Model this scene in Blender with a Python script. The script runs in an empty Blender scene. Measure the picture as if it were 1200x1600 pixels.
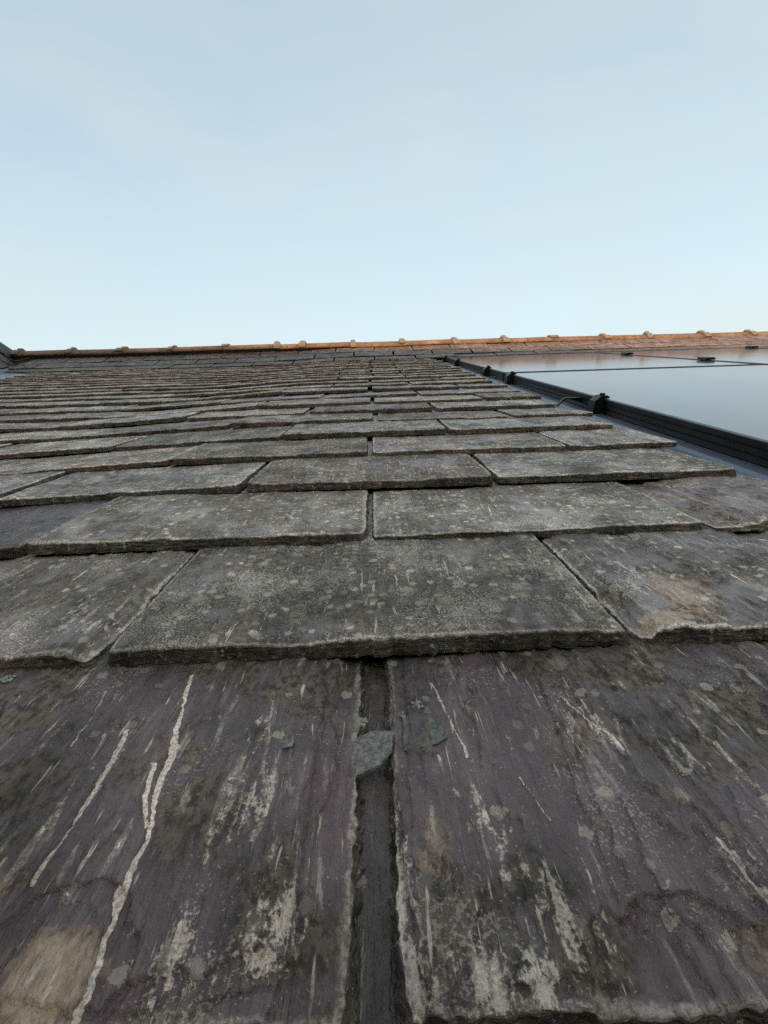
import bpy, math
import numpy as np
from mathutils import Matrix, Vector, Euler

R = math.radians
S = bpy.context.scene
C = S.collection
PITCH = R(30)            # pitch of the main slope
Z0 = 3.3                 # height of the roof plane at v = 0 (where the camera stands at the eaves)
CAMW = 0.205             # camera height over the roof plane
SUN_ELEV, SUN_AZ = R(9), R(188)   # low sun behind the viewer
ROOF = Matrix.Translation((0, 0, Z0)) @ Matrix.Rotation(PITCH, 4, 'X')

# ------------------------------------------------------------------ camera
cam_d = bpy.data.cameras.new('camera')
cam = bpy.data.objects.new('camera', cam_d)
C.objects.link(cam)
rt, up, fw = Vector((0.99924, -0.02538, -0.02946)), Vector((0.03643, 0.34642, 0.93737)), Vector((0.01358, 0.93774, -0.34708))
m = Matrix((rt, up, -fw)).transposed().to_4x4()
m.translation = (0, 0, CAMW)
cam.matrix_world = ROOF @ m
cam_d.sensor_fit = 'VERTICAL'
cam_d.sensor_height = 24.0
cam_d.lens = 739.0 / 1600.0 * 24.0
cam_d.clip_start = 0.01
cam_d.clip_end = 3000
cam_d.dof.use_dof = True
cam_d.dof.focus_distance = 0.5
cam_d.dof.aperture_fstop = cam_d.lens / 0.35      # aperture about 0.35 mm
S.camera = cam

# ------------------------------------------------------------------ world, sun, exposure
world = bpy.data.worlds.new('World')
S.world = world
world.use_nodes = True
nt = world.node_tree
nt.nodes.clear()
sky = nt.nodes.new('ShaderNodeTexSky')
sky.sky_type = 'NISHITA'
sky.sun_disc = False
sky.sun_elevation = SUN_ELEV
sky.sun_rotation = SUN_AZ
sky.altitude = 100
sky.air_density = 1.0
sky.dust_density = 2.0
sky.ozone_density = 0.4
bg = nt.nodes.new('ShaderNodeBackground')
bg.inputs['Strength'].default_value = 0.15
wo = nt.nodes.new('ShaderNodeOutputWorld')
tc = nt.nodes.new('ShaderNodeTexCoord')
mp = nt.nodes.new('ShaderNodeMapping')
mp.inputs['Scale'].default_value = (1.3, 3.4, 3.4)
mp.inputs['Rotation'].default_value = (0.2, 0.35, 0.3)
nz = nt.nodes.new('ShaderNodeTexNoise')
nz.inputs['Scale'].default_value = 1.7
nz.inputs['Detail'].default_value = 6
nz.inputs['Roughness'].default_value = 0.5
nz.inputs['Distortion'].default_value = 0.6
L = nt.links.new
def wmath(op, *v):
    n = nt.nodes.new('ShaderNodeMath'); n.operation = op
    for i, x in enumerate(v):
        if hasattr(x, 'links'): L(x, n.inputs[i])
        else: n.inputs[i].default_value = x
    return n.outputs[0]
# thin even cirrostratus: optical depth grows with the slant path, faint streaks in it
sepw = nt.nodes.new('ShaderNodeSeparateXYZ')
L(tc.outputs['Generated'], sepw.inputs[0])
L(tc.outputs['Generated'], mp.inputs['Vector'])
L(mp.outputs[0], nz.inputs['Vector'])
tau = wmath('MULTIPLY_ADD', nz.outputs['Fac'], 0.78, 0.17)
path = wmath('DIVIDE', tau, wmath('MAXIMUM', sepw.outputs[2], 0.12))
veil = wmath('SUBTRACT', 1.0, wmath('EXPONENT', wmath('MULTIPLY', path, -1.0)))
mxw = nt.nodes.new('ShaderNodeMix')
mxw.data_type = 'RGBA'
mxw.inputs[7].default_value = (1.48, 1.64, 1.53, 1)
L(veil, mxw.inputs[0])
L(sky.outputs[0], mxw.inputs[6])
L(mxw.outputs[2], bg.inputs['Color'])
L(bg.outputs[0], wo.inputs['Surface'])

sun_d = bpy.data.lights.new('sun', 'SUN')
sun_d.energy = 2.0
sun_d.angle = R(0.53)
sun_d.color = (1.0, 0.60, 0.36)
sun = bpy.data.objects.new('sun', sun_d)
C.objects.link(sun)
to_sun = Vector((math.sin(SUN_AZ) * math.cos(SUN_ELEV), math.cos(SUN_AZ) * math.cos(SUN_ELEV), math.sin(SUN_ELEV)))
sun.rotation_euler = to_sun.to_track_quat('Z', 'Y').to_euler()
sun.location = (0, -10, 20)

S.view_settings.view_transform = 'Standard'
S.view_settings.look = 'None'
S.view_settings.gamma = 1.0
S.view_settings.exposure = 1.75
S.cycles.use_denoising = False        # keep the fine grain of the stone
S.render.resolution_x, S.render.resolution_y = 768, 1024

# ------------------------------------------------------------------ helpers: noise, materials, meshes
_tab = {}
def vnoise(x, y, seed=0):
    if seed not in _tab:
        _tab[seed] = np.random.RandomState(seed).rand(257, 257)
    T = _tab[seed]
    x = np.asarray(x, float) + 1000.0 + 17.3 * (seed % 11); y = np.asarray(y, float) + 1000.0
    xi = np.floor(x).astype(int); yi = np.floor(y).astype(int)
    fx = x - xi; fy = y - yi
    fx = fx * fx * (3 - 2 * fx); fy = fy * fy * (3 - 2 * fy)
    a, b, c, d = xi % 256, (xi + 1) % 256, yi % 256, (yi + 1) % 256
    return (T[a, c] * (1 - fx) + T[b, c] * fx) * (1 - fy) + (T[a, d] * (1 - fx) + T[b, d] * fx) * fy
def fbm(x, y, seed=0, oct=4, gain=0.5):
    s = 0; a = 1; n = 0
    for k in range(oct):
        s = s + a * vnoise(x * 2 ** k, y * 2 ** k, seed + k * 13); n += a; a *= gain
    return s / n
def sstep(a, b, x):
    t = np.clip((x - a) / (b - a), 0, 1)
    return t * t * (3 - 2 * t)

class G:
    """tiny node-graph builder"""
    def __init__(s, name):
        s.m = bpy.data.materials.new(name); s.m.use_nodes = True
        s.t = s.m.node_tree; s.t.nodes.clear()
        s.out = s.t.nodes.new('ShaderNodeOutputMaterial')
        s.b = s.t.nodes.new('ShaderNodeBsdfPrincipled')
        s.t.links.new(s.b.outputs[0], s.out.inputs[0])
    def n(s, kind): return s.t.nodes.new(kind)
    def put(s, sock, v):
        if hasattr(v, 'is_linked') or hasattr(v, 'links'): s.t.links.new(v, sock)
        else:
            if isinstance(v, (tuple, list)) and len(v) == 3 and sock.type == 'RGBA': v = (*v, 1)
            sock.default_value = v
    def math(s, op, a, b=0.0, c=0.0, clamp=False):
        n = s.n('ShaderNodeMath'); n.operation = op; n.use_clamp = clamp
        for i, v in enumerate((a, b, c)): s.put(n.inputs[i], v)
        return n.outputs[0]
    def add(s, a, b): return s.math('ADD', a, b)
    def mul(s, a, b): return s.math('MULTIPLY', a, b)
    def mx(s, f, a, b):
        n = s.n('ShaderNodeMix'); n.data_type = 'RGBA'
        s.put(n.inputs[0], f); s.put(n.inputs[6], a); s.put(n.inputs[7], b)
        return n.outputs[2]
    def ramp(s, v, lo, hi, a=0.0, b=1.0):
        n = s.n('ShaderNodeMapRange'); n.interpolation_type = 'SMOOTHSTEP'
        for i, x in enumerate((v, lo, hi, a, b)): s.put(n.inputs[i], x)
        return n.outputs[0]
    def noise(s, vec, scale, detail=4, rough=0.55, dist=0.0):
        n = s.n('ShaderNodeTexNoise'); s.put(n.inputs['Vector'], vec)
        s.put(n.inputs['Scale'], scale); n.inputs['Detail'].default_value = detail
        n.inputs['Roughness'].default_value = rough; n.inputs['Distortion'].default_value = dist
        return n.outputs['Fac']
    def voro(s, vec, scale, out='Distance', rnd=1.0):
        n = s.n('ShaderNodeTexVoronoi'); s.put(n.inputs['Vector'], vec); s.put(n.inputs['Scale'], scale)
        n.inputs['Randomness'].default_value = rnd
        return n.outputs[out]
    def map(s, vec, scale=(1, 1, 1), rot=(0, 0, 0), loc=(0, 0, 0)):
        n = s.n('ShaderNodeMapping'); s.put(n.inputs['Vector'], vec)
        s.put(n.inputs['Scale'], scale); s.put(n.inputs['Rotation'], rot); s.put(n.inputs['Location'], loc)
        return n.outputs[0]
    def vmath(s, op, a, b):
        n = s.n('ShaderNodeVectorMath'); n.operation = op
        s.put(n.inputs[0], a); s.put(n.inputs[1], b); return n.outputs[0]
    def attr(s, name):
        n = s.n('ShaderNodeAttribute'); n.attribute_name = name; return n.outputs['Fac']
    def bump(s, h, dist=0.001, strength=1.0):
        n = s.n('ShaderNodeBump'); s.put(n.inputs['Height'], h)
        n.inputs['Distance'].default_value = dist; n.inputs['Strength'].default_value = strength
        s.t.links.new(n.outputs[0], s.b.inputs['Normal'])
    def set(s, **k):
        for a, v in k.items():
            s.put(s.b.inputs[a.replace('_', ' ')], v)
        return s.m

def slate_material():
    g = G('slate')
    oi = g.n('ShaderNodeObjectInfo'); tcn = g.n('ShaderNodeTexCoord')
    sep = g.n('ShaderNodeSeparateColor'); g.put(sep.inputs[0], oi.outputs['Color'])
    purple, cover, bright = sep.outputs[0], sep.outputs[1], sep.outputs[2]
    off = g.n('ShaderNodeCombineXYZ')
    g.put(off.inputs[0], g.mul(oi.outputs['Random'], 37.0)); g.put(off.inputs[1], g.mul(oi.outputs['Random'], 91.0))
    P = g.vmath('ADD', tcn.outputs['Object'], off.outputs[0])
    edge, skirt, chalk, vein, brown = (g.attr(a) for a in ('edge', 'skirt', 'chalk', 'vein', 'brown'))
    rotv = g.n('ShaderNodeCombineXYZ'); g.put(rotv.inputs[2], g.mul(g.add(oi.outputs['Random'], -0.5), 0.5))
    Ps = g.map(P, (1, 0.11, 1), rotv.outputs[0])        # stretched along the grain
    big = g.noise(P, 9, 3, 0.5)
    mid = g.noise(P, 34, 5, 0.6)
    fine = g.noise(g.map(P, (1, 0.6, 1), rotv.outputs[0]), 270, 4, 0.65)
    grit = g.noise(P, 700, 2, 0.6)
    grain = g.noise(Ps, 210, 5, 0.62, 0.4)
    grain2 = g.noise(Ps, 75, 5, 0.6, 0.8)
    # bare stone
    col = g.mx(purple, (0.185, 0.178, 0.166), (0.080, 0.060, 0.070))
    col = g.mx(g.ramp(big, 0.35, 0.65), col, g.mx(purple, (0.112, 0.107, 0.100), (0.062, 0.052, 0.060)))
    col = g.mx(g.mul(g.ramp(grain, 0.45, 0.75), 0.35), col, (0.21, 0.205, 0.195))
    # dark weathered mottling along the grain
    Pm = g.map(P, (1, 0.35, 1), rotv.outputs[0])
    mot = g.noise(Pm, 95, 5, 0.65, 0.5)
    col = g.mx(g.mul(g.ramp(mot, 0.52, 0.62), g.add(0.2, g.mul(cover, 0.6))), col, (0.045, 0.038, 0.034))
    # brown-black dirt and algae in patches
    dm = g.ramp(g.add(g.mul(mid, 0.7), g.add(g.mul(big, 0.35), g.mul(cover, 0.18))), 0.55, 0.66)
    dirt = g.mx(g.ramp(fine, 0.40, 0.58), (0.022, 0.020, 0.015), (0.105, 0.095, 0.072))
    col = g.mx(g.mul(dm, g.add(0.55, g.mul(purple, 0.25))), col, dirt)
    # brown stained zones
    bm = g.ramp(g.add(brown, g.mul(g.add(mid, -0.5), 1.6)), 0.40, 0.60)
    col = g.mx(g.mul(bm, 0.75), col, g.mx(g.ramp(fine, 0.42, 0.58), (0.055, 0.038, 0.027), (0.20, 0.16, 0.115)))
    col = g.mx(g.mul(g.ramp(g.add(brown, g.mul(g.add(mid, -0.5), 0.7)), 0.60, 0.80), 0.85), col, g.mx(g.ramp(fine, 0.35, 0.65), (0.20, 0.165, 0.125), (0.30, 0.255, 0.195)))
    # crust lichen: small ragged patches that crowd together in clouds
    cloud = g.noise(P, 16, 3, 0.6)
    bare = g.math('SUBTRACT', 1.0, g.mul(purple, 0.62))
    wob = g.add(g.mul(g.add(fine, -0.5), 0.9), g.mul(g.add(grit, -0.5), 0.6))
    def patches(scale, r, base, k):
        d_ = g.add(g.voro(P, scale), wob)
        sc_ = g.n('ShaderNodeSeparateColor'); g.put(sc_.inputs[0], g.voro(P, scale, 'Color'))
        lim = g.mul(g.add(g.add(base, g.mul(cover, k)), g.mul(g.add(cloud, -0.5), 1.5)), bare)
        return g.mul(g.ramp(d_, r, r - 0.05), g.math('LESS_THAN', sc_.outputs[0], lim)), sc_.outputs[1]
    ros, rv = patches(52, 0.30, 0.02, 0.55)
    crust, cv = patches(135, 0.46, 0.05, 0.85)
    crust2 = g.mul(g.ramp(g.add(g.mul(grit, 0.62), g.add(g.mul(cloud, 0.40), g.mul(cover, 0.10))), 0.615, 0.655), bare)
    col = g.mx(g.mul(crust, 0.8), col, g.mx(g.math('POWER', cv, 1.6), (0.115, 0.110, 0.095), g.mx(purple, (0.50, 0.49, 0.45), (0.30, 0.295, 0.265))))
    col = g.mx(g.mul(ros, 0.75), col, g.mx(g.mul(g.add(rv, grit), 0.5), (0.11, 0.11, 0.092), g.mx(purple, (0.40, 0.395, 0.36), (0.24, 0.238, 0.205))))
    col = g.mx(g.mul(crust2, 0.75), col, (0.44, 0.435, 0.40))
    # pale scratches and cleavage streaks along the grain
    Pk = g.map(P, (1, 0.15, 1), rotv.outputs[0])
    strk = g.noise(Pk, 115, 6, 0.62, 0.7)
    sm = g.mul(g.ramp(strk, 0.58, 0.64), g.ramp(g.noise(P, 12, 2), 0.44, 0.60))
    Pf = g.map(P, (1, 0.085, 1), rotv.outputs[0])
    fl = g.mul(g.ramp(g.noise(Pf, 330, 3, 0.6, 0.3), 0.625, 0.67), g.ramp(g.add(mid, g.mul(cover, 0.06)), 0.42, 0.58))
    sm = g.mul(sm, g.add(0.4, g.mul(purple, 0.6)))
    col = g.mx(g.mul(sm, 0.55), col, g.mx(g.ramp(fine, 0.4, 0.6), (0.17, 0.165, 0.15), (0.47, 0.46, 0.43)))
    col = g.mx(g.mul(fl, 0.65), col, (0.52, 0.51, 0.475))
    # chalky weathering drawn out along the grain
    ck = g.ramp(g.add(chalk, g.add(g.mul(g.add(strk, -0.5), 3.2), g.add(g.mul(g.add(grit, -0.5), 0.6), g.mul(g.add(fine, -0.5), 1.5)))), 0.60, 0.86)
    col = g.mx(g.mul(ck, 0.80), col, g.mx(g.ramp(g.add(g.mul(grain, 0.6), g.mul(grit, 0.4)), 0.40, 0.6), (0.22, 0.21, 0.18), (0.60, 0.58, 0.53)))
    vn = g.ramp(g.add(vein, g.add(g.mul(g.add(fine, -0.5), 1.0), g.mul(g.add(strk, -0.5), 2.2))), 0.38, 0.54)
    col = g.mx(g.mul(vn, 0.9), col, g.mx(g.ramp(grit, 0.4, 0.6), (0.32, 0.305, 0.27), (0.60, 0.58, 0.53)))
    # worn pale lip
    em = g.mul(g.ramp(g.add(edge, g.mul(g.add(mid, -0.5), 1.6)), 0.40, 0.75), g.math('SUBTRACT', 0.8, g.mul(purple, 0.5)))
    col = g.mx(em, col, g.mx(g.ramp(g.add(g.mul(fine, 0.5), g.mul(grit, 0.5)), 0.42, 0.58), (0.16, 0.155, 0.135), (0.54, 0.53, 0.48)))
    # broken edge faces
    sk = g.mx(g.ramp(g.noise(P, 90, 4), 0.4, 0.62), (0.020, 0.018, 0.014), (0.062, 0.055, 0.043))
    lam = g.noise(g.map(P, (45, 45, 1100)), 1.0, 3, 0.6)
    sk = g.mx(g.ramp(lam, 0.50, 0.62, 0, 0.8), sk, (0.10, 0.092, 0.078))
    sk = g.mx(g.mul(g.ramp(g.noise(P, 320, 3), 0.60, 0.66), 0.7), sk, (0.22, 0.21, 0.18))
    sk = g.mx(g.ramp(g.noise(P, 26, 3), 0.62, 0.72, 0, 0.5), sk, (0.085, 0.05, 0.028))
    col = g.mx(g.ramp(skirt, 0.3, 0.8), col, sk)
    hsv = g.n('ShaderNodeHueSaturation'); g.put(hsv.inputs['Value'], g.mul(g.add(0.58, g.mul(bright, 1.62)), g.ramp(g.noise(g.map(P, (1, 0.5, 1), rotv.outputs[0]), 22, 4, 0.6), 0.30, 0.70, 0.62, 1.36))); g.put(hsv.inputs['Color'], g.vmath('MULTIPLY', col, g.mx(g.math('FRACT', g.mul(oi.outputs['Random'], 17.3)), (1.20, 1.02, 0.92), (1.12, 1.0, 1.0))))
    h = g.add(g.mul(grain, 0.9), g.mul(fine, 1.1))
    h = g.add(h, g.mul(g.add(crust, crust2), 0.28)); h = g.add(h, g.mul(ros, 0.35))
    h = g.add(h, g.mul(vn, 0.5)); h = g.add(h, g.mul(ck, 0.25)); h = g.add(h, g.mul(mid, 2.4)); h = g.add(h, g.mul(grain2, 1.6))
    h = g.add(h, g.add(g.add(g.mul(dm, 0.25), g.mul(fl, 0.3)), g.mul(g.mul(lam, skirt), 1.2)))
    g.bump(h, 0.0017, 1.0)
    ro = g.add(0.37, g.mul(g.math('MAXIMUM', g.math('MAXIMUM', crust, dm), g.math('MAXIMUM', ck, skirt)), 0.42))
    g.set(Base_Color=hsv.outputs[0], Roughness=ro)
    g.b.inputs['Specular IOR Level'].default_value = 0.45
    return g.m

def plain(name, col, rough=0.5, metal=0.0, var=0.25, scale=30, bump=0.0, spec=0.5):
    g = G(name); tcn = g.n('ShaderNodeTexCoord'); P = tcn.outputs['Object']
    f = g.noise(P, scale, 5, 0.6)
    c = g.mx(g.ramp(f, 0.3, 0.7), tuple(x * (1 - var) for x in col), tuple(min(1, x * (1 + var)) for x in col))
    g.set(Base_Color=c, Roughness=g.add(rough - 0.08, g.mul(f, 0.16)), Metallic=metal)
    g.b.inputs['Specular IOR Level'].default_value = spec
    if bump: g.bump(f, bump, 1.0)
    return g.m

def terracotta():
    g = G('terracotta'); tcn = g.n('ShaderNodeTexCoord'); oi = g.n('ShaderNodeObjectInfo')
    off = g.n('ShaderNodeCombineXYZ'); g.put(off.inputs[0], g.mul(oi.outputs['Random'], 40.0))
    P = g.vmath('ADD', tcn.outputs['Object'], off.outputs[0])
    a = g.noise(P, 6, 4); b = g.noise(P, 34, 5, 0.65); c = g.noise(P, 120, 3)
    col = g.mx(g.ramp(a, 0.35, 0.65), (0.17, 0.10, 0.062), (0.26, 0.18, 0.115))
    col = g.mx(g.mul(oi.outputs['Random'], 0.85), col, (0.15, 0.10, 0.065))
    col = g.mx(g.ramp(b, 0.48, 0.64, 0, 0.8), col, (0.075, 0.06, 0.045))
    col = g.mx(g.ramp(c, 0.62, 0.72, 0, 0.6), col, (0.32, 0.28, 0.20))
    g.set(Base_Color=col, Roughness=0.85); g.bump(g.add(b, g.mul(c, 0.5)), 0.006)
    return g.m

def glass_panel():
    g = G('panel_glass'); tcn = g.n('ShaderNodeTexCoord'); P = tcn.outputs['Object']
    a = g.noise(P, 3.0, 5, 0.6); b = g.noise(P, 160, 3, 0.6)
    col = g.mx(g.ramp(b, 0.55, 0.75, 0, 0.25), (0.012, 0.015, 0.022), (0.10, 0.10, 0.095))
    g.set(Base_Color=col, Roughness=g.add(0.07, g.mul(a, 0.08)))
    g.b.inputs['IOR'].default_value = 2.6
    return g.m

M = {}
M['slate'] = slate_material()
M['terracotta'] = terracotta()
M['glass'] = glass_panel()
M['black'] = plain('black_anodised_metal', (0.012, 0.013, 0.014), 0.42, 0.0, 0.3, 25, 0.0003)
M['flash'] = plain('blue_grey_coated_metal', (0.17, 0.195, 0.25), 0.34, 0.55, 0.12, 9)
M['zinc'] = plain('zinc', (0.25, 0.30, 0.35), 0.40, 0.35, 0.15, 6)
M['deck'] = plain('bitumen_underlay', (0.028, 0.026, 0.024), 0.9, 0, 0.3, 40, 0.002)
M['ground'] = plain('grass_ground', (0.06, 0.085, 0.035), 0.95, 0, 0.4, 1.2, 0.05)
M['added_shade_hill'] = plain('shade_hill_green', (0.045, 0.06, 0.028), 0.95, 0, 0.5, 0.8, 0.2)
M['wall'] = plain('rendered_wall', (0.42, 0.39, 0.34), 0.9, 0, 0.12, 4, 0.004)
M['mortar'] = plain('weathered_mortar', (0.17, 0.15, 0.12), 0.95, 0, 0.35, 60, 0.004)
M['chip'] = plain('fresh_slate', (0.20, 0.187, 0.172), 0.85, 0, 0.5, 420, 0.0012)
M['flake'] = plain('lichened_flake', (0.13, 0.128, 0.105), 0.9, 0, 0.45, 420, 0.0008)
M['lichen'] = plain('pale_lichen', (0.36, 0.37, 0.30), 0.95, 0, 0.3, 400, 0.001)
M['dark_tile'] = plain('dark_tile', (0.05, 0.055, 0.055), 0.7, 0, 0.3, 20, 0.002)
M['cable'] = plain('cable_rubber', (0.012, 0.012, 0.013), 0.6)

def mesh(name, verts, faces, mat=None, smooth=False):
    me = bpy.data.meshes.new(name)
    me.from_pydata([tuple(v) for v in verts], [], faces)
    if mat: me.materials.append(mat)
    if smooth: me.polygons.foreach_set('use_smooth', [True] * len(me.polygons))
    me.update()
    return me
def ob(name, data, parent=None, loc=None, rot=None, label=None, cat=None, group=None, kind=None):
    o = bpy.data.objects.new(name, data); C.objects.link(o)
    if parent is not None: o.parent = parent
    if loc is not None: o.location = loc
    if rot is not None: o.rotation_euler = rot
    for k, v in (('label', label), ('category', cat), ('group', group), ('kind', kind)):
        if v: o[k] = v
    return o
class MB:
    def __init__(s): s.v = []; s.f = []
    def box(s, a, b, bev=0.0):
        x0, y0, z0 = a; x1, y1, z1 = b; e = bev; n = len(s.v)
        s.v += [(x0, y0, z0), (x1, y0, z0), (x1, y1, z0), (x0, y1, z0)]
        if e:
            s.v += [(x0, y0, z1 - e), (x1, y0, z1 - e), (x1, y1, z1 - e), (x0, y1, z1 - e)]
            s.v += [(x0 + e, y0 + e, z1), (x1 - e, y0 + e, z1), (x1 - e, y1 - e, z1), (x0 + e, y1 - e, z1)]
            L = [0, 4, 8]
        else:
            s.v += [(x0, y0, z1), (x1, y0, z1), (x1, y1, z1), (x0, y1, z1)]; L = [0, 4]
        s.f.append([n + 3, n + 2, n + 1, n])
        for p, q in zip(L, L[1:]):
            for k in range(4): s.f.append([n + p + k, n + p + (k + 1) % 4, n + q + (k + 1) % 4, n + q + k])
        s.f.append([n + L[-1] + k for k in range(4)])
        return s
    def extrude(s, prof, axis, a, b, closed=True):
        """profile of 2D points swept along axis 'x' or 'y' from a to b"""
        n = len(s.v); N = len(prof)
        for t in (a, b):
            for p, q in prof: s.v.append((t, p, q) if axis == 'x' else (p, t, q))
        for k in range(N if closed else N - 1):
            k2 = (k + 1) % N
            s.f.append([n + k, n + k2, n + N + k2, n + N + k])
        if closed: s.f.append([n + k for k in range(N)][::-1]); s.f.append([n + N + k for k in range(N)])
        return s
    def tube(s, pts, r, n=6):
        base = len(s.v); pts = [Vector(p) for p in pts]
        for i, p in enumerate(pts):
            d = (pts[min(i + 1, len(pts) - 1)] - pts[max(i - 1, 0)]).normalized()
            a = d.cross(Vector((0.1, 0.2, 1))).normalized(); b = d.cross(a)
            for k in range(n):
                t = 2 * math.pi * k / n
                s.v.append(tuple(p + r * (math.cos(t) * a + math.sin(t) * b)))
        for i in range(len(pts) - 1):
            for k in range(n):
                s.f.append([base + i * n + k, base + i * n + (k + 1) % n, base + (i + 1) * n + (k + 1) % n, base + (i + 1) * n + k])
        s.f.append([base + k for k in range(n)][::-1]); s.f.append([base + (len(pts) - 1) * n + k for k in range(n)])
        return s
    def build(s, name, mat, parent=None, smooth=False, **k):
        return ob(name, mesh(name, s.v, s.f, mat, smooth), parent, **k)

# ------------------------------------------------------------------ ground and the hill added out of view to shade the roof
gm = MB(); gm.v = [(-900, -900, 0), (900, -900, 0), (900, 900, 0), (-900, 900, 0)]; gm.f = [[0, 1, 2, 3]]
gm.build('ground', M['ground'], kind='structure')
def added_shade_hill():
    # unseen bank added to block light; its crest shades roof up to the ridge
    xs = np.linspace(-120, 120, 161); ys = np.concatenate([np.linspace(-60, -16, 20), np.linspace(-15, -4.5, 28)])
    X, Y = np.meshgrid(xs, ys)
    crest = 8.08 - 0.085 * np.clip(X + 2.2, -14, 14) + 0.12 * (fbm(X * 0.5, Y * 0 + 1, 5) - 0.5)
    p = np.where(Y > -12, sstep(-4.5, -12, Y), 1 - 0.6 * sstep(-14, -60, Y))
    p = p * sstep(120, 70, np.abs(X))
    Z = p * crest - 0.05 + 0.25 * (fbm(X * 0.8, Y * 0.8, 6) - 0.5) * sstep(0.1, 0.4, p) * (Y > -11)
    v = np.stack([X, Y, Z], -1).reshape(-1, 3)
    n = len(xs)
    f = [[j * n + i, j * n + i + 1, (j + 1) * n + i + 1, (j + 1) * n + i] for j in range(len(ys) - 1) for i in range(n - 1)]
    ob('added_shade_hill', mesh('added_shade_hill', v, f, M['added_shade_hill'], True), kind='structure')
added_shade_hill()

# ------------------------------------------------------------------ the house
V_EAVE, V_RIDGE = -0.42, 4.47
U_L, U_R = -9.0, 7.0
house = ob('house', None, label='house roof of weathered grey slates climbing to an orange tiled ridge', cat='house')
house.matrix_world = ROOF
def dip(u):      # the old roof sags along the slope left of the viewer
    return -0.017 * float(sstep(0.36, 0.66, -u)) + 0.006 * float(sstep(1.3, 2.9, -u))
dk = MB(); us_ = np.concatenate([np.linspace(-3.6, 0.0, 37), [1, 3, 5, U_R]])
dk.extrude([(u_, -0.012 + dip(u_)) for u_ in us_] + [(u_, -0.05 + dip(u_)) for u_ in us_[::-1]], 'y', V_EAVE, V_RIDGE - 0.05)
slope = dk.build('main_slope', M['deck'], house)
c30, s30 = math.cos(PITCH), math.sin(PITCH)
def to_roof(x, y, z):      # world -> roof coordinates
    z -= Z0
    return (x, y * c30 + z * s30, -y * s30 + z * c30)
def to_world(u, v, w):
    return (u, v * c30 - w * s30, v * s30 + w * c30 + Z0)
WR = 0.105                 # height of the ridge axis over the roof plane
_, YR, ZR = to_world(0, V_RIDGE, WR)
# walls and the far slope (in world axes, hung on the house)
inv = ROOF.inverted()
def world_part(mb, name, mat):
    o = mb.build(name, mat, house); o.matrix_parent_inverse = inv; return o
world_part(MB().box((-3.0, -0.15, -0.1), (U_R - 0.2, 2 * YR + 0.1, 3.05)), 'wall', M['wall'])
bs = MB(); bs.v = [(-3.2, YR + 0.03, ZR - 0.07), (U_R, YR + 0.03, ZR - 0.07), (U_R, 2 * YR + 0.4, Z0 - 0.25), (-3.2, 2 * YR + 0.4, Z0 - 0.25)]
bs.f = [[0, 1, 2, 3]]
world_part(bs, 'back_slope', M['deck'])

XW, ZW = -3.22, ZR + 0.075      # ridge of the adjoining wing; its right slope falls at TB
TB = 1.4
def valley_x(y): return XW + (ZW - Z0 - y * math.tan(PITCH)) / TB
def valley_u(v): return valley_x(v * math.cos(PITCH))

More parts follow.
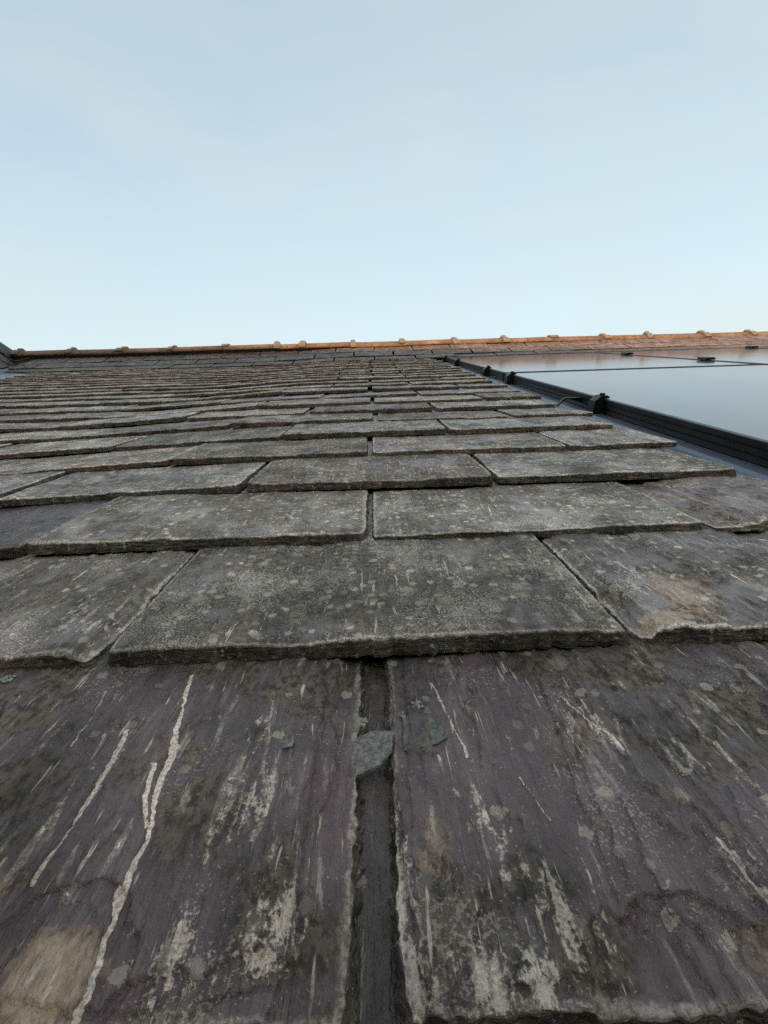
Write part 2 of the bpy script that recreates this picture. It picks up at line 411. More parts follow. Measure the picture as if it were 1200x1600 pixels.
# ------------------------------------------------------------------ slates
def make_slate(W, Ln, t, res, seed, rough=1.0, full=0.20, flakes=(), chalks=(), veins=(), browns=(), rings=5, terr=0.35, ledges=None):
    """split slate, tail at y=0, head at y=Ln, underside z=0; top face ragged, terraced near the edges"""
    rs = np.random.RandomState(seed)
    nx = max(8, int(W / res)); nyf = max(5, int(full / res))
    ed = np.array([0.0009, 0.0022, 0.0045])
    ed = ed[ed < 0.8 * W / nx]
    X1 = np.linspace(-0.5, 0.5, nx + 1); X1 = np.unique(np.concatenate([X1, -0.5 + ed / W, 0.5 - ed / W])); nx = len(X1) - 1
    Y1 = np.concatenate([np.linspace(0, full, nyf + 1), np.linspace(full, Ln, 4)[1:]]) if full < Ln else np.linspace(0, Ln, nyf + 1)
    Y1 = np.unique(np.concatenate([Y1, ed[ed < 0.8 * full / nyf]])); ny = len(Y1) - 1
    s, y0 = np.meshgrid(X1, Y1)
    amp = 0.0019 * rough
    def edge1(q, sd): return amp * (0.9 * (fbm(q * 9, 0 * q + sd, seed, 2) - 0.5) + 1.1 * (fbm(q * 120, 0 * q + sd + 7, seed, 4, 0.6) - 0.5) - 0.15 * sstep(0.62, 0.68, fbm(q * 60, 0 * q + sd + 3, seed + 21, 2)))
    cl, crn = rs.uniform(0.0, 0.0045, 2) * rough
    left = -W / 2 + edge1(y0, 1.5) + cl * np.exp(-y0 / 0.006)
    right = W / 2 + edge1(y0, 4.5) - crn * np.exp(-y0 / 0.006)
    x = left + (s + 0.5) * (right - left)
    tail = edge1(x, 9.5)
    y = y0 + tail * np.clip(1 - y0 / 0.06, 0, 1)
    de = np.minimum(np.minimum(x - left, right - x), y - tail * np.clip(1 - y0 / 0.06, 0, 1))
    z = t + (0.0006 + 0.0006 * terr) * rough * (fbm(x * 18, y * 7, seed + 1, 4) - 0.5) * 2 + 0.00045 * (fbm(x * 160, y * 28, seed + 2, 3) - 0.5) * 2
    # delaminated terraces
    wob = fbm(x * 55, y * 16, seed + 3, 4) - 0.5
    q = de + 0.015 * rough * wob
    tr = min(res * 0.7, 0.0008)
    z = z - 0.10 * t * rough * (1 - sstep(0.0024 - tr, 0.0024 + tr, q))
    g2 = fbm(x * 22, y * 5, seed + 4, 4)
    for th_, dp in ((0.50, 0.06), (0.57, 0.07), (0.64, 0.08), (0.70, 0.08)):
        z = z - dp * t * terr * 1.3 * sstep(th_ - 5 * res, th_ + 5 * res, g2 + 0.10 * (fbm(x * 150, y * 60, seed + 11, 3) - 0.5))
    if ledges is not None:        # split layers stepping down towards one long edge
        side, ths = ledges
        dd = (right - x) if side > 0 else (x - left)
        for i_, (w_, dz_) in enumerate(ths):
            qq = dd + 0.016 * (fbm(x * 25 + 9 * i_, y * 20, seed + 30 + i_, 5, 0.6) - 0.5)
            z = z - 1.4 * dz_ * (1 - sstep(w_ - tr, w_ + tr, qq))
    for (fx, fy, rx, ry, dz, ang) in flakes:
        ca, sa = math.cos(ang), math.sin(ang); dx, dy = x - fx, y - fy
        d = np.sqrt(((dx * ca + dy * sa) / rx) ** 2 + ((-dx * sa + dy * ca) / ry) ** 2) - 1 + 1.3 * (fbm(x * 42, y * 32, seed + 5, 4, 0.5) - 0.5)
        e = tr / min(rx, ry)
        dz = 0.6 * dz
        z = z - dz * (1 - sstep(-e, e, d)) - 0.35 * dz * (1 - sstep(-e, e, d + 0.3))
    z = np.maximum(z, (0.30 + 0.06 * fbm(x * 60, y * 60, seed + 40, 3)) * t)
    at = {}
    at['edge'] = np.exp(-de / (0.0034 if res < 0.002 else 0.0048))
    at['skirt'] = np.zeros_like(x)
    def blobs(bl):
        r = np.zeros_like(x)
        for (bx, by, rx, ry, st) in bl: r = np.maximum(r, st * np.exp(-(((x - bx) / rx) ** 2 + ((y - by) / ry) ** 2)))
        return r
    at['chalk'] = blobs(chalks); at['brown'] = blobs(browns)
    vv = np.zeros_like(x)
    for pts, wd in veins:
        for (ax, ay), (bx, by) in zip(pts, pts[1:]):
            px, py = x + 0.0050 * (fbm(x * 0 + 3, y * 75, seed + 6, 4, 0.6) - 0.5), y
            l2 = (bx - ax) ** 2 + (by - ay) ** 2
            tt = np.clip(((px - ax) * (bx - ax) + (py - ay) * (by - ay)) / l2, 0, 1)
            d = np.hypot(px - ax - tt * (bx - ax), py - ay - tt * (by - ay))
            vv = np.maximum(vv, np.clip(1.15 - d / (wd * 1.6 * (0.25 + 1.5 * fbm(x * 20, y * 55, seed + 7, 3))), 0, 1))
    at['vein'] = vv
    z = z + 0.0005 * vv
    V = [np.stack([x, y, z], -1).reshape(-1, 3)]
    A = {k: [a.reshape(-1)] for k, a in at.items()}
    idx = np.arange((nx + 1) * (ny + 1)).reshape(ny + 1, nx + 1)
    F = [np.stack([idx[:-1, :-1], idx[:-1, 1:], idx[1:, 1:], idx[1:, :-1]], -1).reshape(-1, 4)]
    ntop = len(F[0])
    loop = np.concatenate([idx[0, :-1], idx[:-1, -1], idx[-1, :0:-1], idx[:0:-1, 0]])
    nor = np.concatenate([np.tile([0, -1.], (nx, 1)), np.tile([1., 0], (ny, 1)), np.tile([0, 1.], (nx, 1)), np.tile([-1., 0], (ny, 1))])
    nor[0] = (-.7, -.7); nor[nx] = (.7, -.7)
    B = V[0][loop]; N = len(loop)
    per = np.concatenate([[0], np.cumsum(np.linalg.norm(np.diff(B[:, :2], axis=0), axis=1))])
    prev = loop
    base = len(V[0])
    acc = 0.0
    for k in range(1, rings + 1):
        fr = k / rings
        n1 = fbm(per * 45, per * 0 + k * 3.7, seed + 8, 3) - 0.5
        n2 = fbm(per * 260, per * 0 + k * 5.1, seed + 9, 2) - 0.5
        acc = acc + t * np.clip(0.09 + 0.20 * n1 + 0.40 * n2, -0.05, 0.35) * (1.0 if k < rings else 0.2)
        ring = B.copy()
        ring[:, :2] += nor * np.reshape(acc, (-1, 1)) * 0.55
        ring[:, 2] = B[:, 2] * (1 - fr) + (t * 0.10 * (n1 + n2) * (fr < 1))
        if k == rings: ring[:, 2] = 0
        V.append(ring)
        cur = base + np.arange(N)
        F.append(np.stack([prev, cur, np.roll(cur, -1), np.roll(prev, -1)], -1))
        for kk in A:
            A[kk].append(np.full(N, 1.0 if kk == 'skirt' else 0.0) if kk in ('skirt',) else np.zeros(N))
        prev = cur; base += N
    V = np.concatenate(V); F = np.concatenate(F)
    me = bpy.data.meshes.new('slate')
    nf = len(F)
    me.vertices.add(len(V)); me.vertices.foreach_set('co', V.astype(np.float32).ravel())
    me.loops.add(nf * 4 + N); me.polygons.add(nf + 1)
    me.loops.foreach_set('vertex_index', np.concatenate([F.ravel(), prev[::-1]]).astype(np.int32))
    me.polygons.foreach_set('loop_start', np.concatenate([np.arange(nf) * 4, [nf * 4]]).astype(np.int32))
    sm = np.zeros(nf + 1, bool); sm[:ntop] = True
    me.polygons.foreach_set('use_smooth', sm)
    for k, a in A.items():
        if k in ('chalk', 'vein', 'brown') and max(x_.max() for x_ in a) == 0: continue
        me.attributes.new(k, 'FLOAT', 'POINT').data.foreach_set('value', np.concatenate(a).astype(np.float32))
    me.materials.append(M['slate'])
    me.update(calc_edges=True); me.validate()
    return me

T, LN, G0 = 0.0100, 0.406, 0.163
WT = T * LN / G0
TILT = math.atan(WT / LN)
COURSES = [-0.255, -0.091, 0.072, 0.236, 0.402, 0.572, 0.733, 0.892, 1.045, 1.200, 1.350, 1.515, 1.690]
while COURSES[-1] < 3.75: COURSES.append(COURSES[-1] + 0.1635)
TOP0 = COURSES[-1] + 0.165
U_VERGE = 0.485
rnd = np.random.RandomState(11)
cam_inv = cam.matrix_world.inverted()
def pix(u, v, w):
    p = cam_inv @ (ROOF @ Vector((u, v, w)))
    if p.z > -0.02: return None
    return 600 + 739 * p.x / -p.z, 800 - 739 * p.y / -p.z, -p.z
variants = [make_slate(0.314, LN, 0.0115, 0.013, 500 + k, 0.9, rings=3) for k in range(14)]
mid_variants = [make_slate(0.314, LN, 0.0105, 0.0045, 700 + k, 0.9, rings=4) for k in range(12)]

# features of the slates nearest to the viewer, in each slate's own metres
def near_specs():
    d = {}
    # lower left slate: long pale vein, layered right edge, lost flakes at the tail
    ul, vl = -0.1665, 0.072
    P = lambda *pts: [(a - ul, b - vl) for a, b in pts]
    d[(2, -1)] = dict(terr=1.3, ledges=(1, ((.019, .0014), (.012, .0020), (.006, .0022))), veins=[(P((-.108, .222), (-.103, .186), (-.097, .163), (-.095, .144), (-.089, .120), (-.089, .102), (-.087, .085), (-.086, .060)), .0010),
                             (P((-.102, .158), (-.099, .142), (-.093, .128)), .0008), (P((-.092, .106), (-.089, .098)), .0007),
                             (P((-.125, .180), (-.121, .148), (-.121, .126), (-.121, .108)), .0008),
                             (P((-.150, .21), (-.146, .17)), .0006)],
                      flakes=[(.062, .012, .026, .020, .0028, .5), (.120, -.004, .030, .016, .004, 0), (-.03, .02, .05, .02, .002, .3), (.147, .05, .013, .09, .0036, .03), (.150, .13, .010, .06, .003, 0), (.139, .06, .012, .11, .0012, .05), (.10, .10, .02, .03, .0008, 0)],
                      chalks=[(.112, .055, .012, .035, .55), (.105, .105, .010, .03, .42), (.128, .022, .012, .016, .95), (.05, .08, .02, .04, .3), (.142, .045, .006, .03, .5), (.03, .12, .05, .04, .25), (.10, .015, .02, .012, .5)],
                      browns=[(.066, .012, .024, .018, 1.0), (.03, .03, .03, .03, .5)], rough=1.2)
    ur, vr = 0.160, 0.072
    d[(2, 0)] = dict(terr=1.3, ledges=(-1, ((.006, .0012), (.003, .0018))), flakes=[(-.085, .000, .024, .020, .0030, .7), (-.045, .004, .040, .016, .0035, -.35), (-.157, .11, .006, .045, .0012, 0), (.02, .02, .05, .02, .0020, -.2)],
                     chalks=[(-.150, .004, .012, .014, 1.1), (-.125, .008, .022, .014, .95), (-.10, .022, .020, .022, .75), (-.115, .040, .012, .030, .7), (-.090, .034, .012, .025, .62),
                             (-.152, .03, .005, .05, .8), (-.145, .075, .008, .03, .5), (-.035, .035, .006, .022, .8), (-.10, .10, .03, .03, .28), (-.06, .11, .03, .03, .35), (-.02, .10, .04, .05, .3)],
                     veins=[(P2 := [(-.128 + .003 * k, .14 - .018 * k) for k in range(4)], .0006), ([(-.098, .075), (-.094, .055)], .0008), ([(-.064, .125), (-.055, .098), (-.05, .085)], .0006), ([(-.037, .045), (-.033, .020)], .0012)],
                     browns=[(-.138, .050, .012, .016, .75), (-.10, .085, .020, .020, .5), (-.055, .085, .02, .025, .5), (-.04, .010, .03, .012, .8), (-.165, .03, .012, .05, .7)], rough=1.1)
    d[(3, -1)] = dict(terr=.5, veins=[([(-.062, .13), (-.066, .10), (-.065, .085)], .0005), ([(-.098, .105), (-.101, .075)], .0005), ([(.02, .09), (.022, .06)], .0005), ([(.06, .1), (.075, .05)], .0005)], rough=0.8)
    d[(3, -2)] = dict(terr=1.3, ledges=(1, ((.020, .0010), (.008, .0016))), chalks=[(.09, .04, .05, .05, .5), (.14, .03, .02, .04, .55), (.03, .09, .05, .06, .35)], flakes=[(.155, .03, .012, .04, .003, 0)], rough=1.2)
    d[(3, 0)] = dict(terr=1.3, ledges=(-1, ((.012, .0012), (.005, .0014))), browns=[(-.10, .05, .045, .05, .8), (-.14, .01, .03, .02, .9), (.0, .03, .07, .05, .55)], chalks=[(-.112, .07, .026, .032, .75), (-.02, .05, .05, .05, .25)], flakes=[(-.156, .03, .014, .03, .0035, 0)], rough=1.2)
    d[(4, 1)] = dict(terr=.6, ledges=(-1, ((.045, .0016), (.028, .0020), (.010, .0022))), flakes=[(-.078, .06, .020, .10, .0032, .15), (-.062, .02, .022, .05, .0022, .35)], rough=1.0)
    d[(4, 0)] = dict(flakes=[(-.146, .045, .010, .03, .0010, .1), (.05, .10, .03, .012, .0012, .2)], rough=0.9)
    d[(4, -1)] = dict(flakes=[(.02, .06, .02, .03, .0010, .2)], rough=0.9)
    d[(5, -1)] = dict(flakes=[(-.05, .02, .05, .03, .0025, .2)], rough=1.1)
    return d
NEAR = near_specs()
# object colour of the near slates: (purple, lichen cover, brightness)
NEARCOL = {(2, -1): (.95, .22, .42), (2, 0): (.9, .28, .42), (3, -2): (.3, .42, .62), (3, -1): (.35, .70, .50), (3, 0): (.3, .40, .68),
           (4, -2): (1.0, .1, .45), (4, -1): (.15, .55, .72), (4, 0): (.1, .60, .80), (4, 1): (.8, .30, .95), (1, -1): (.4, .2, 0.0)}

jobs = []     # (size in view, course, k, u0, u1, v, lift, angle, verge)
ncourse = len(COURSES)
for ci, v in enumerate(COURSES):
    ph = 0.0 if ci % 2 == 0 else 0.158          # half bond
    base_joint = -0.008 + ph
    kmin = int(math.floor((-2.93 - base_joint) / 0.317)) - 1
    for k in range(kmin, 3):
        a = base_joint + 0.317 * k; b = a + 0.317
        near = ci <= 6
        a += 0 if near else 0.02 * (np.random.RandomState(ci * 97 + k + 50).rand() - 0.5)
        b += 0 if near else 0.02 * (np.random.RandomState(ci * 97 + k + 51).rand() - 0.5)
        valley = valley_u(v) + 0.25
        lo = max(a, valley - 0.03 * np.random.RandomState(ci).rand()); hi = min(b, U_VERGE + 0.012 * (np.random.RandomState(ci + 7).rand() - 0.5))
        if hi - lo < 0.05: continue
        jobs.append([ci, k, lo, hi, v, 0.0, 0.0])
# three steeper courses under the ridge, running past the panels on the right
for r, (v, lift, ang) in enumerate(((TOP0 - 0.005, 0.004, 0.15), (TOP0 + 0.143, 0.026, 0.25), (TOP0 + 0.285, 0.058, 0.27))):
    ci = ncourse + r
    base = -0.008 + (0.158 if ci % 2 else 0.0) + 0.03
    for k in range(-11, 15):
        a = base + 0.33 * k
        lo, hi = max(a, -3.02 + .03 * r), a + 0.33
        if hi - lo < 0.06: continue
        jobs.append([ci, k, lo, hi, v, lift, ang])

built = []
TOPS = {}
for (ci, k, lo, hi, v, lift, ang) in jobs:
    rs = np.random.RandomState(1000 + ci * 131 + (k + 20) * 7)
    gap = 0.0070 + 0.007 * rs.rand() + (0.006 if ci > 7 else 0)
    if ci == 2: gap = 0.012
    if ci in (3, 4): gap = 0.008
    wd = hi - lo - gap; uc = (lo + hi) / 2
    if ci == 2 and k == 0: uc += 0.004; wd -= 0.002
    near = (ci in (2, 3, 4, 5)) and -0.75 < uc < 0.6
    th = rs.uniform(0.85, 1.25)
    vj = rs.uniform(-0.004, 0.004) * (0.5 if ci < 6 else 1.3)
    wj = rs.uniform(0, 0.0022)
    if near:
        sp = dict(NEAR.get((ci, k), {}))
        res = {2: 0.00075, 3: 0.0012, 4: 0.0022, 5: 0.0028}[ci]
        if (ci, k) in ((2, -2), (2, 1)): res = 0.004
        me = make_slate(wd, LN, T * (1.15 if ci == 3 else th), res, 3000 + ci * 40 + k, sp.pop('rough', rs.uniform(0.7, 1.1)), full=0.19, **sp)
        sx = 1.0; sz = 1.0
    elif ci <= 9 and ci != 0 and uc > -1.4:
        me = mid_variants[rs.randint(len(mid_variants))]; sx = wd / 0.314; sz = th
    else:
        me = variants[rs.randint(len(variants))]; sx = wd / 0.314; sz = th
    flip = (not near) and rs.rand() < 0.5
    dl, dr = dip(lo), dip(hi)
    roll = -math.atan2(dr - dl, hi - lo) + R(rs.normal(0, 0.30))
    loc = (uc, v + vj, WT + wj + (dl + dr) / 2 + lift)
    TOPS[(ci, k)] = (loc[2] + T * (1.15 if ci == 3 else th), v + vj)
    rot = (-TILT + ang + R(rs.normal(0, 0.25)), roll, R(rs.normal(0, 0.45 if ci > 5 else 0.25)))
    colr = NEARCOL.get((ci, k), (float(np.clip(rs.normal(0.22, 0.22) + (0.5 if rs.rand() < 0.12 else 0), 0, 1)), float(np.clip(rs.normal(0.58, 0.16), 0, 1)), float(np.clip(rs.normal(0.86, 0.15), 0.45, 1.0))))
    if ci >= ncourse: colr = (0.5, 0.25, 0.10 + 0.25 * rs.rand())
    pp = [pix(a, b, 0.03) for a in (lo, uc, hi) for b in (v, v + 0.16)]
    vis = 0.0
    ins = [p for p in pp if p and -60 < p[0] < 1260 and p[1] < 1660]
    if ins: vis = 1.0 / ins[0][2] + 0.2
    elif ci in (0, 1) and abs(uc) < 0.4: vis = 0.2
    built.append((vis, me, loc, rot, (-sx if flip else sx, 0.5 if ci >= ncourse else 1, sz), colr, ci))
built.sort(key=lambda b: -b[0])
rest = []
for i, (vis, me, loc, rot, sc, colr, ci) in enumerate(built):
    if i < 300 and vis > 0:
        o = ob('slate', me, slope, loc, rot); o.scale = sc
        o.color = (*colr, 1)
    else: rest.append((loc, rot, sc, me))
print('slates as parts', min(300, sum(1 for b in built if b[0] > 0)), 'joined', len(rest))
# slates out of view (or past the limit): one joined part
def joined(name, items, parent):
    vs, fs, ed, sk, b = [], [], [], [], 0
    low = variants[:4]
    for n_, (loc, rot, sc, me) in enumerate(items):
        me = low[n_ % 4]
        co = np.empty(len(me.vertices) * 3); me.vertices.foreach_get('co', co); co = co.reshape(-1, 3)
        Mx = np.array(Matrix.LocRotScale(Vector(loc), Euler(rot), Vector((abs(sc[0]), sc[1], sc[2]))))
        vs.append(co @ Mx[:3, :3].T + Mx[:3, 3])
        fs += [[b + i for i in p.vertices] for p in me.polygons]
        for nm, L_ in (('edge', ed), ('skirt', sk)):
            a = np.empty(len(me.vertices)); me.attributes[nm].data.foreach_get('value', a); L_.append(a)
        b += len(co)
    me = mesh(name, np.concatenate(vs), fs, M['slate'])
    for nm, L_ in (('edge', ed), ('skirt', sk)):
        me.attributes.new(nm, 'FLOAT', 'POINT').data.foreach_set('value', np.concatenate(L_).astype(np.float32))
    o = ob(name, me, parent, kind='stuff'); o.color = (0.2, 0.6, 0.5, 1)
if rest: joined('slate_courses', rest, slope)

# ------------------------------------------------------------------ ridge tiles
def ridge_mesh(Ln, r=0.105):
    mb = MB(); n = 14; prof = []
    for k in range(n + 1):
        a = math.pi * (0.04 + 0.92 * k / n)
        prof.append((math.cos(a) * r * 1.05, math.sin(a) * r * 0.90))
    inner = [(p * 0.86, q * 0.84 - 0.002) for p, q in reversed(prof)]
    mb.extrude(prof + inner, 'x', 0, Ln)
    return mb
def collar_mesh(r=0.105):
    mb = MB(); n = 14
    prof = [(math.cos(math.pi * (0.06 + 0.88 * k / n)) * r * 1.16, math.sin(math.pi * (0.06 + 0.88 * k / n)) * r * 0.97) for k in range(n + 1)]
    inner = [(p * 0.88, q * 0.86) for p, q in reversed(prof)]
    mb.extrude(prof + inner, 'x', -0.028, 0.028)
    # raised lug on the crown of the collar
    mb.box((-0.024, -0.045, r * 0.90), (0.024, 0.035, r * 0.97 + 0.015), 0.009)
    return mb
cm = mesh('collar', *(lambda b: (b.v, b.f))(collar_mesh()), M['mortar'])
ridge_px = [-38, 41, 120, 200, 278, 357, 435, 475, 553, 632, 710, 790, 865, 945, 1020, 1100, 1175, 1252, 1330, 1410]
yrow = V_RIDGE * 0.93774 + 0.06
RZ = (V_RIDGE * 0.93774 - (WR - CAMW) * 0.34708)
us = [(x - 583) / 739 * RZ for x in ridge_px]
for i, (a, b) in enumerate(zip(us, us[1:])):
    if a < -3.6: continue
    rs = np.random.RandomState(80 + i)
    mb = ridge_mesh(b - a - 0.004)
    tile = mb.build('ridge_tile', M['terracotta'], house, loc=(a, V_RIDGE, WR - 0.048 + 0.005 * rs.rand() - 0.0048 * (a - 2.0)), rot=(-PITCH + R(rs.normal(0, 1.2)), R(rs.normal(0, 0.35)), R(rs.normal(0, 0.3))))
    for p in tile.data.polygons: p.use_smooth = len(p.vertices) == 4
    co_ = ob('collar', cm, tile, (0.008 * rs.normal(), 0, 0), (R(rs.normal(0, 5)), 0, R(rs.normal(0, 4)))); co_.scale = (rs.uniform(.7, 1.35), 1, rs.uniform(.97, 1.06))
MB().box((-3.75, V_RIDGE - 0.05, -0.10), (U_R, V_RIDGE + 0.045, WR + 0.028)).build('mortar_bed', M['mortar'], house)

# ------------------------------------------------------------------ the adjoining wing on the left
YF = -1.6                                   # front gable of the wing
BETA = math.atan(TB)
wm = MB()
dz = -0.035
for y in (YR + 0.05, YF):
    wm.v += [(XW - 3.0, y, ZW + dz - 3.0 * TB), (XW, y, ZW + dz), (valley_x(min(y, 3.7)) - 0.0, y, ZW + dz - (valley_x(min(y, 3.7)) - XW) * TB)]
wm.f = [[0, 1, 4, 3], [1, 2, 5, 4], [3, 4, 5]]
wing = world_part(wm, 'wing_slope', M['deck'])
gw = MB(); gw.v = [(XW - 2.9, YF + .1, -.1), (valley_x(YF + .1), YF + .1, -.1), (valley_x(YF + .1), YF + .1, ZW + dz - (valley_x(YF + .1) - XW) * TB - .02), (XW, YF + .1, ZW + dz - .02), (XW - 2.9, YF + .1, ZW + dz - 2.9 * TB - .02)]
gw.f = [[0, 1, 2, 3, 4]]
world_part(gw, 'gable_wall', M['wall'])
cb, sb = math.cos(BETA), math.sin(BETA)
for r in range(8):
    d0 = 0.12 + 0.14 * r                    # distance of the tail below the wing's ridge
    for k in range(9):
        yc = YR - 0.02 - 0.30 * k - (0.15 if r % 2 else 0)
        x = XW + d0 * cb; z = ZW - d0 * sb
        if x > valley_x(yc) - 0.02: continue
        rs = np.random.RandomState(4000 + r * 20 + k)
        Mx = Matrix.Translation((x, yc, z)) @ Matrix.Rotation(R(90), 4, 'Z') @ Matrix.Rotation(BETA - 0.06, 4, 'X')
        o = ob('slate', variants[rs.randint(14)], wing); o.matrix_parent_inverse = Matrix.Identity(4)
        o.matrix_basis = Mx @ Matrix.Diagonal((0.93, 0.62 if r else 0.3, 1.2, 1))
        o.color = (0.15, 0.35, 0.15, 1)
wr = MB().extrude([(-0.10, -0.15), (0.0, 0.0), (0.10, -0.15), (0.085, -0.16), (0.0, -0.03), (-0.085, -0.16)], 'y', YF, YR + 0.1)
wr.v = [(x + XW, y, z + ZW + 0.05) for x, y, z in wr.v]
world_part(wr, 'wing_ridge', M['dark_tile'])
# zinc valley between the two slopes
zm = MB(); ys = np.linspace(YF + 0.6, YR - 0.10, 12)
for y in ys:
    xv = valley_x(y); zv = Z0 + y * math.tan(PITCH)
    for dx, dzz in ((0.42, 0.008), (0.12, 0.020), (0.0, 0.030), (-0.03, 0.03 * TB + 0.020), (-0.05, 0.05 * TB + 0.010)):
        zm.v.append((xv + dx, y, zv + dzz))
for j in range(len(ys) - 1):
    for i in range(4): zm.f.append([j * 5 + i, (j + 1) * 5 + i, (j + 1) * 5 + i + 1, j * 5 + i + 1])
world_part(zm, 'valley_gutter', M['zinc'])
def cable(name, pts, label):
    P = [Vector(p) for p in pts]; out = []
    for i in range(25):
        t = i / 24; a = P[0].lerp(P[1], t); b = P[1].lerp(P[2], t); out.append(ROOF @ a.lerp(b, t))
    o = MB().tube(out, 0.006, 6).build(name, M['cable'], None, True, label=label, cat='cable')
cable('cable', [(-3.12, 4.05, 0.20), (-3.05, 3.95, 0.02), (-2.84, 3.93, 0.07)], 'thin black cable drooping lower across the zinc valley at far left')
cable('cable', [(-3.05, 4.22, 0.17), (-2.98, 4.15, 0.07), (-2.84, 4.2, 0.13)], 'thin black cable drooping nearest the ridge over the zinc valley')

# ------------------------------------------------------------------ flashing beside the panels
PU, PV0, PW, PH = 0.565, 0.372, 1.134, 1.722      # left edge, lower edge, panel width and height
PG = 0.020
fl = MB().extrude([(0.36, 0.000), (0.36, 0.003), (0.530, 0.006), (0.534, 0.011), (0.538, 0.011), (0.62, 0.009), (0.62, 0.004), (0.535, 0.004), (0.53, 0.000)], 'y', PV0 - 0.25, PV0 + 2 * PH + 0.14)
fl.build('flashing', M['flash'], house)
MB().box((0.50, PV0 + 2 * PH + 0.02, 0.0), (U_R, PV0 + 2 * PH + 0.30, 0.016)).build('top_flashing', M['flash'], house)
for (u, v, s_) in ((0.517, 1.30, 1.0), (0.505, 2.12, 0.55), (0.512, 2.45, 0.55)):
    t = 0.0035
    hk = MB(); a = 0.030 * s_
    pts = [(-a, 0.0), (-a * 0.35, 0.020 * s_), (a * 1.15, 0.020 * s_), (a * 1.15, 0.010 * s_)]
    low = [(p + 0.0015, q - t) for p, q in pts]
    hk.extrude(pts + low[::-1], 'y', -0.006, 0.006)
    hk.build('flashing_hook', M['black'], house, loc=(u + 0.012, v, 0.016))
# ------------------------------------------------------------------ solar panels
def panel(col, row, label, left_clamps=(), right_clamps=(), corner=False):
    u0 = PU + col * (PW + PG); v0 = PV0 + row * (PH + PG)
    p = ob('solar_panel', None, label=label, cat='solar panel', group='solar panels on the roof')
    p.matrix_world = ROOF @ Matrix.Translation((u0, v0, 0.012))
    hh = 0.034; fw_ = 0.011
    gl = MB().box((fw_, fw_, hh - 0.010), (PW - fw_, PH - fw_, hh - 0.0016)).build('glass', M['glass'], p)
    # extruded frame rails; the outer web carries two grooves
    prof = [(0, 0), (0, 0.009), (0.003, 0.010), (0.003, 0.012), (0, 0.013), (0, 0.021), (0.003, 0.022), (0.003, 0.024), (0, 0.025), (0, hh - 0.001), (0.001, hh), (fw_, hh), (fw_, hh - 0.002), (0.006, hh - 0.002), (0.006, 0)]
    MB().extrude(prof, 'y', 0, PH).build('frame_rail', M['black'], p)
    MB().extrude([(PW - a, b) for a, b in prof][::-1], 'y', 0, PH).build('frame_rail', M['black'], p)
    MB().extrude([(a, b) for a, b in prof], 'x', fw_, PW - fw_).build('frame_rail', M['black'], p)
    MB().extrude([(PH - a, b) for a, b in prof][::-1], 'x', fw_, PW - fw_).build('frame_rail', M['black'], p)
    for v in left_clamps:
        mb = MB(); y = v - v0
        mb.extrude([(-0.020, -0.006), (-0.024, 0.004), (-0.022, 0.030), (-0.008, hh + 0.007), (0.006, hh + 0.009), (0.013, hh + 0.006), (0.013, hh + 0.0015), (-0.001, hh + 0.0015), (-0.001, -0.006)], 'y', y - 0.016, y + 0.016)
        c_ = mb.build('end_clamp', M['black'], p)
        b_ = MB(); n = 6
        for zz in (hh + 0.006, hh + 0.013):
            b_.v += [(0.002 + 0.007 * math.cos(k * math.pi / 3), y + 0.007 * math.sin(k * math.pi / 3), zz) for k in range(6)]
        b_.f = [[k, (k + 1) % 6, 6 + (k + 1) % 6, 6 + k] for k in range(6)] + [[6, 7, 8, 9, 10, 11], [5, 4, 3, 2, 1, 0]]
        b_.build('bolt', M['black'], c_)
    for v in right_clamps:
        y = v - v0
        MB().box((PW - 0.014, y - 0.035, hh + 0.002), (PW + PG + 0.014, y + 0.035, hh + 0.014), 0.003).build('mid_clamp', M['black'], p)
    return p
panel(0, 0, 'nearest solar panel, its black frame running along the slates', left_clamps=(1.185, 1.98))
panel(0, 1, 'upper solar panel beside the slates, just below the ridge', left_clamps=(2.40, 3.25, 3.80), right_clamps=(2.50, 3.30))
panel(1, 1, 'upper solar panel second from the slates, beyond the two joint clamps', right_clamps=(3.70,))
panel(1, 0, 'lower solar panel at the right edge, second from the slates')
panel(2, 1, 'upper solar panel farthest from the slates, at the right edge')

# ------------------------------------------------------------------ loose bits
def top_at(key, v):      # height of a slate's face at v
    w0, v0 = TOPS[key]
    return w0 - (v - v0) * math.tan(TILT)
def shard(name, poly, th, loc, rot, label, mat, seed):
    rs = np.random.RandomState(seed); n = len(poly)
    cx, cy = np.mean(poly, 0)
    pts = []
    for i in range(n):
        a, b = np.array(poly[i]), np.array(poly[(i + 1) % n])
        for t in np.linspace(0, 1, 7)[:-1]:
            j = rs.normal(0, 0.00022, 2) if t else 0
            pts.append(a * (1 - t) + b * t + j)
    pts = np.array(pts); N = len(pts); c = np.array([cx, cy])
    layers = [(0.97, 0), (1.01, th * .45), (0.985, th * .5), (1.0, th)]
    v = []
    for sc, z in layers:
        for p in pts: v.append((*(c + (p - c) * (sc + rs.normal(0, .006))), z))
    f = []
    for k in range(len(layers) - 1):
        for i in range(N): f.append([k * N + i, k * N + (i + 1) % N, (k + 1) * N + (i + 1) % N, (k + 1) * N + i])
    o4 = (len(layers) - 1) * N
    f.append([o4 + i for i in range(N)])
    f.append([i for i in range(N)][::-1])
    o = ob(name, mesh(name, v, f, mat), label=label, cat='slate chip')
    o.matrix_world = ROOF @ Matrix.LocRotScale(Vector(loc), Euler(rot), None)
    return o
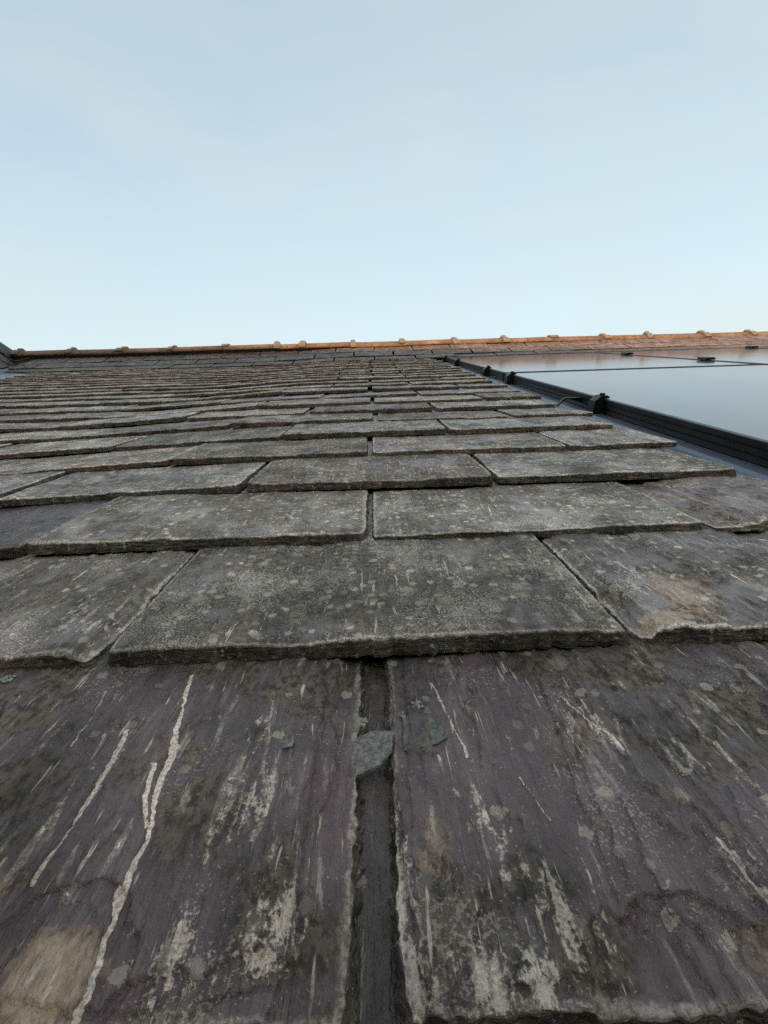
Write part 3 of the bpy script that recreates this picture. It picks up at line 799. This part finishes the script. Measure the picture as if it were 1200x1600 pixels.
shard('slate_fragment', [(-.010, .0075), (-.008, -.0105), (.002, -.0075), (.0078, -.0005), (.0092, .0092), (-.002, .0112)], .0022,
      (-.005, .1615, top_at((2, 0), .1615) - .0022), (.04, -.17, 0), 'loose angular grey slate fragment lodged in the gap between the two nearest slates', M['chip'], 1)
shard('slate_flake', [(-.010, .010), (-.0105, -.011), (.004, -.008), (.010, -.004), (.0075, .008), (-.002, .011)], .0007,
      (.0185, .1715, top_at((2, 0), .1715) - .0004), (-TILT, 0, 0), 'thin flat grey-green flake stuck on the right slate just beside the gap', M['flake'], 5)
shard('slate_chip', [(-.003, -.002), (.002, -.0025), (.0035, .001), (-.001, .0022)], .0009, (-.045, .1665, top_at((2, -1), .1665) - .0002), (0, 0, .4), 'tiny grey slate chip lying on the nearest left slate', M['chip'], 2)
shard('slate_chip', [(-.006, -.001), (.004, -.0012), (.0055, .0006), (-.003, .0014)], .0008, (-.006, .345, top_at((3, -1), .345) - .0002), (-.05, 0, .1), 'thin dark sliver lying on the middle slate of the second course', M['chip'], 3)
def lichen(name, loc, r, seed, label):
    rs = np.random.RandomState(seed); v = []; f = []
    for k in range(26):
        a = rs.uniform(0, 6.283); d = r * math.sqrt(rs.rand()); s_ = r * rs.uniform(.16, .34); b = len(v)
        cx, cy = d * math.cos(a), d * math.sin(a)
        for j in range(6): v.append((cx + s_ * rs.uniform(.6, 1.2) * math.cos(j * 1.047), cy + s_ * rs.uniform(.6, 1.2) * math.sin(j * 1.047), rs.uniform(.0002, .0009)))
        v.append((cx, cy, rs.uniform(.0010, .0016)))
        f += [[b + j, b + (j + 1) % 6, b + 6] for j in range(6)]
    o = ob(name, mesh(name, v, f, M['lichen']), label=label, cat='lichen', kind='stuff')
    o.matrix_world = ROOF @ Matrix.LocRotScale(Vector(loc), Euler((-TILT, 0, 0)), None)
lichen('lichen', (-.0115, .1800, WT + .0045), .0035, 1, 'pale lichen tuft in the gap above the loose fragment')
lichen('lichen', (.0165, .190, top_at((2, 0), .190) - .0004), .0030, 2, 'pale lichen tuft at the upper left corner of the right slate')
lichen('lichen', (.008, .184, top_at((2, 0), .184) - .0010), .0022, 3, 'small pale lichen tuft beside the gap')
lichen('lichen', (-.214, .225, top_at((2, -1), .225) - .0004), .0035, 4, 'pale lichen tuft under the left slate of the second course')
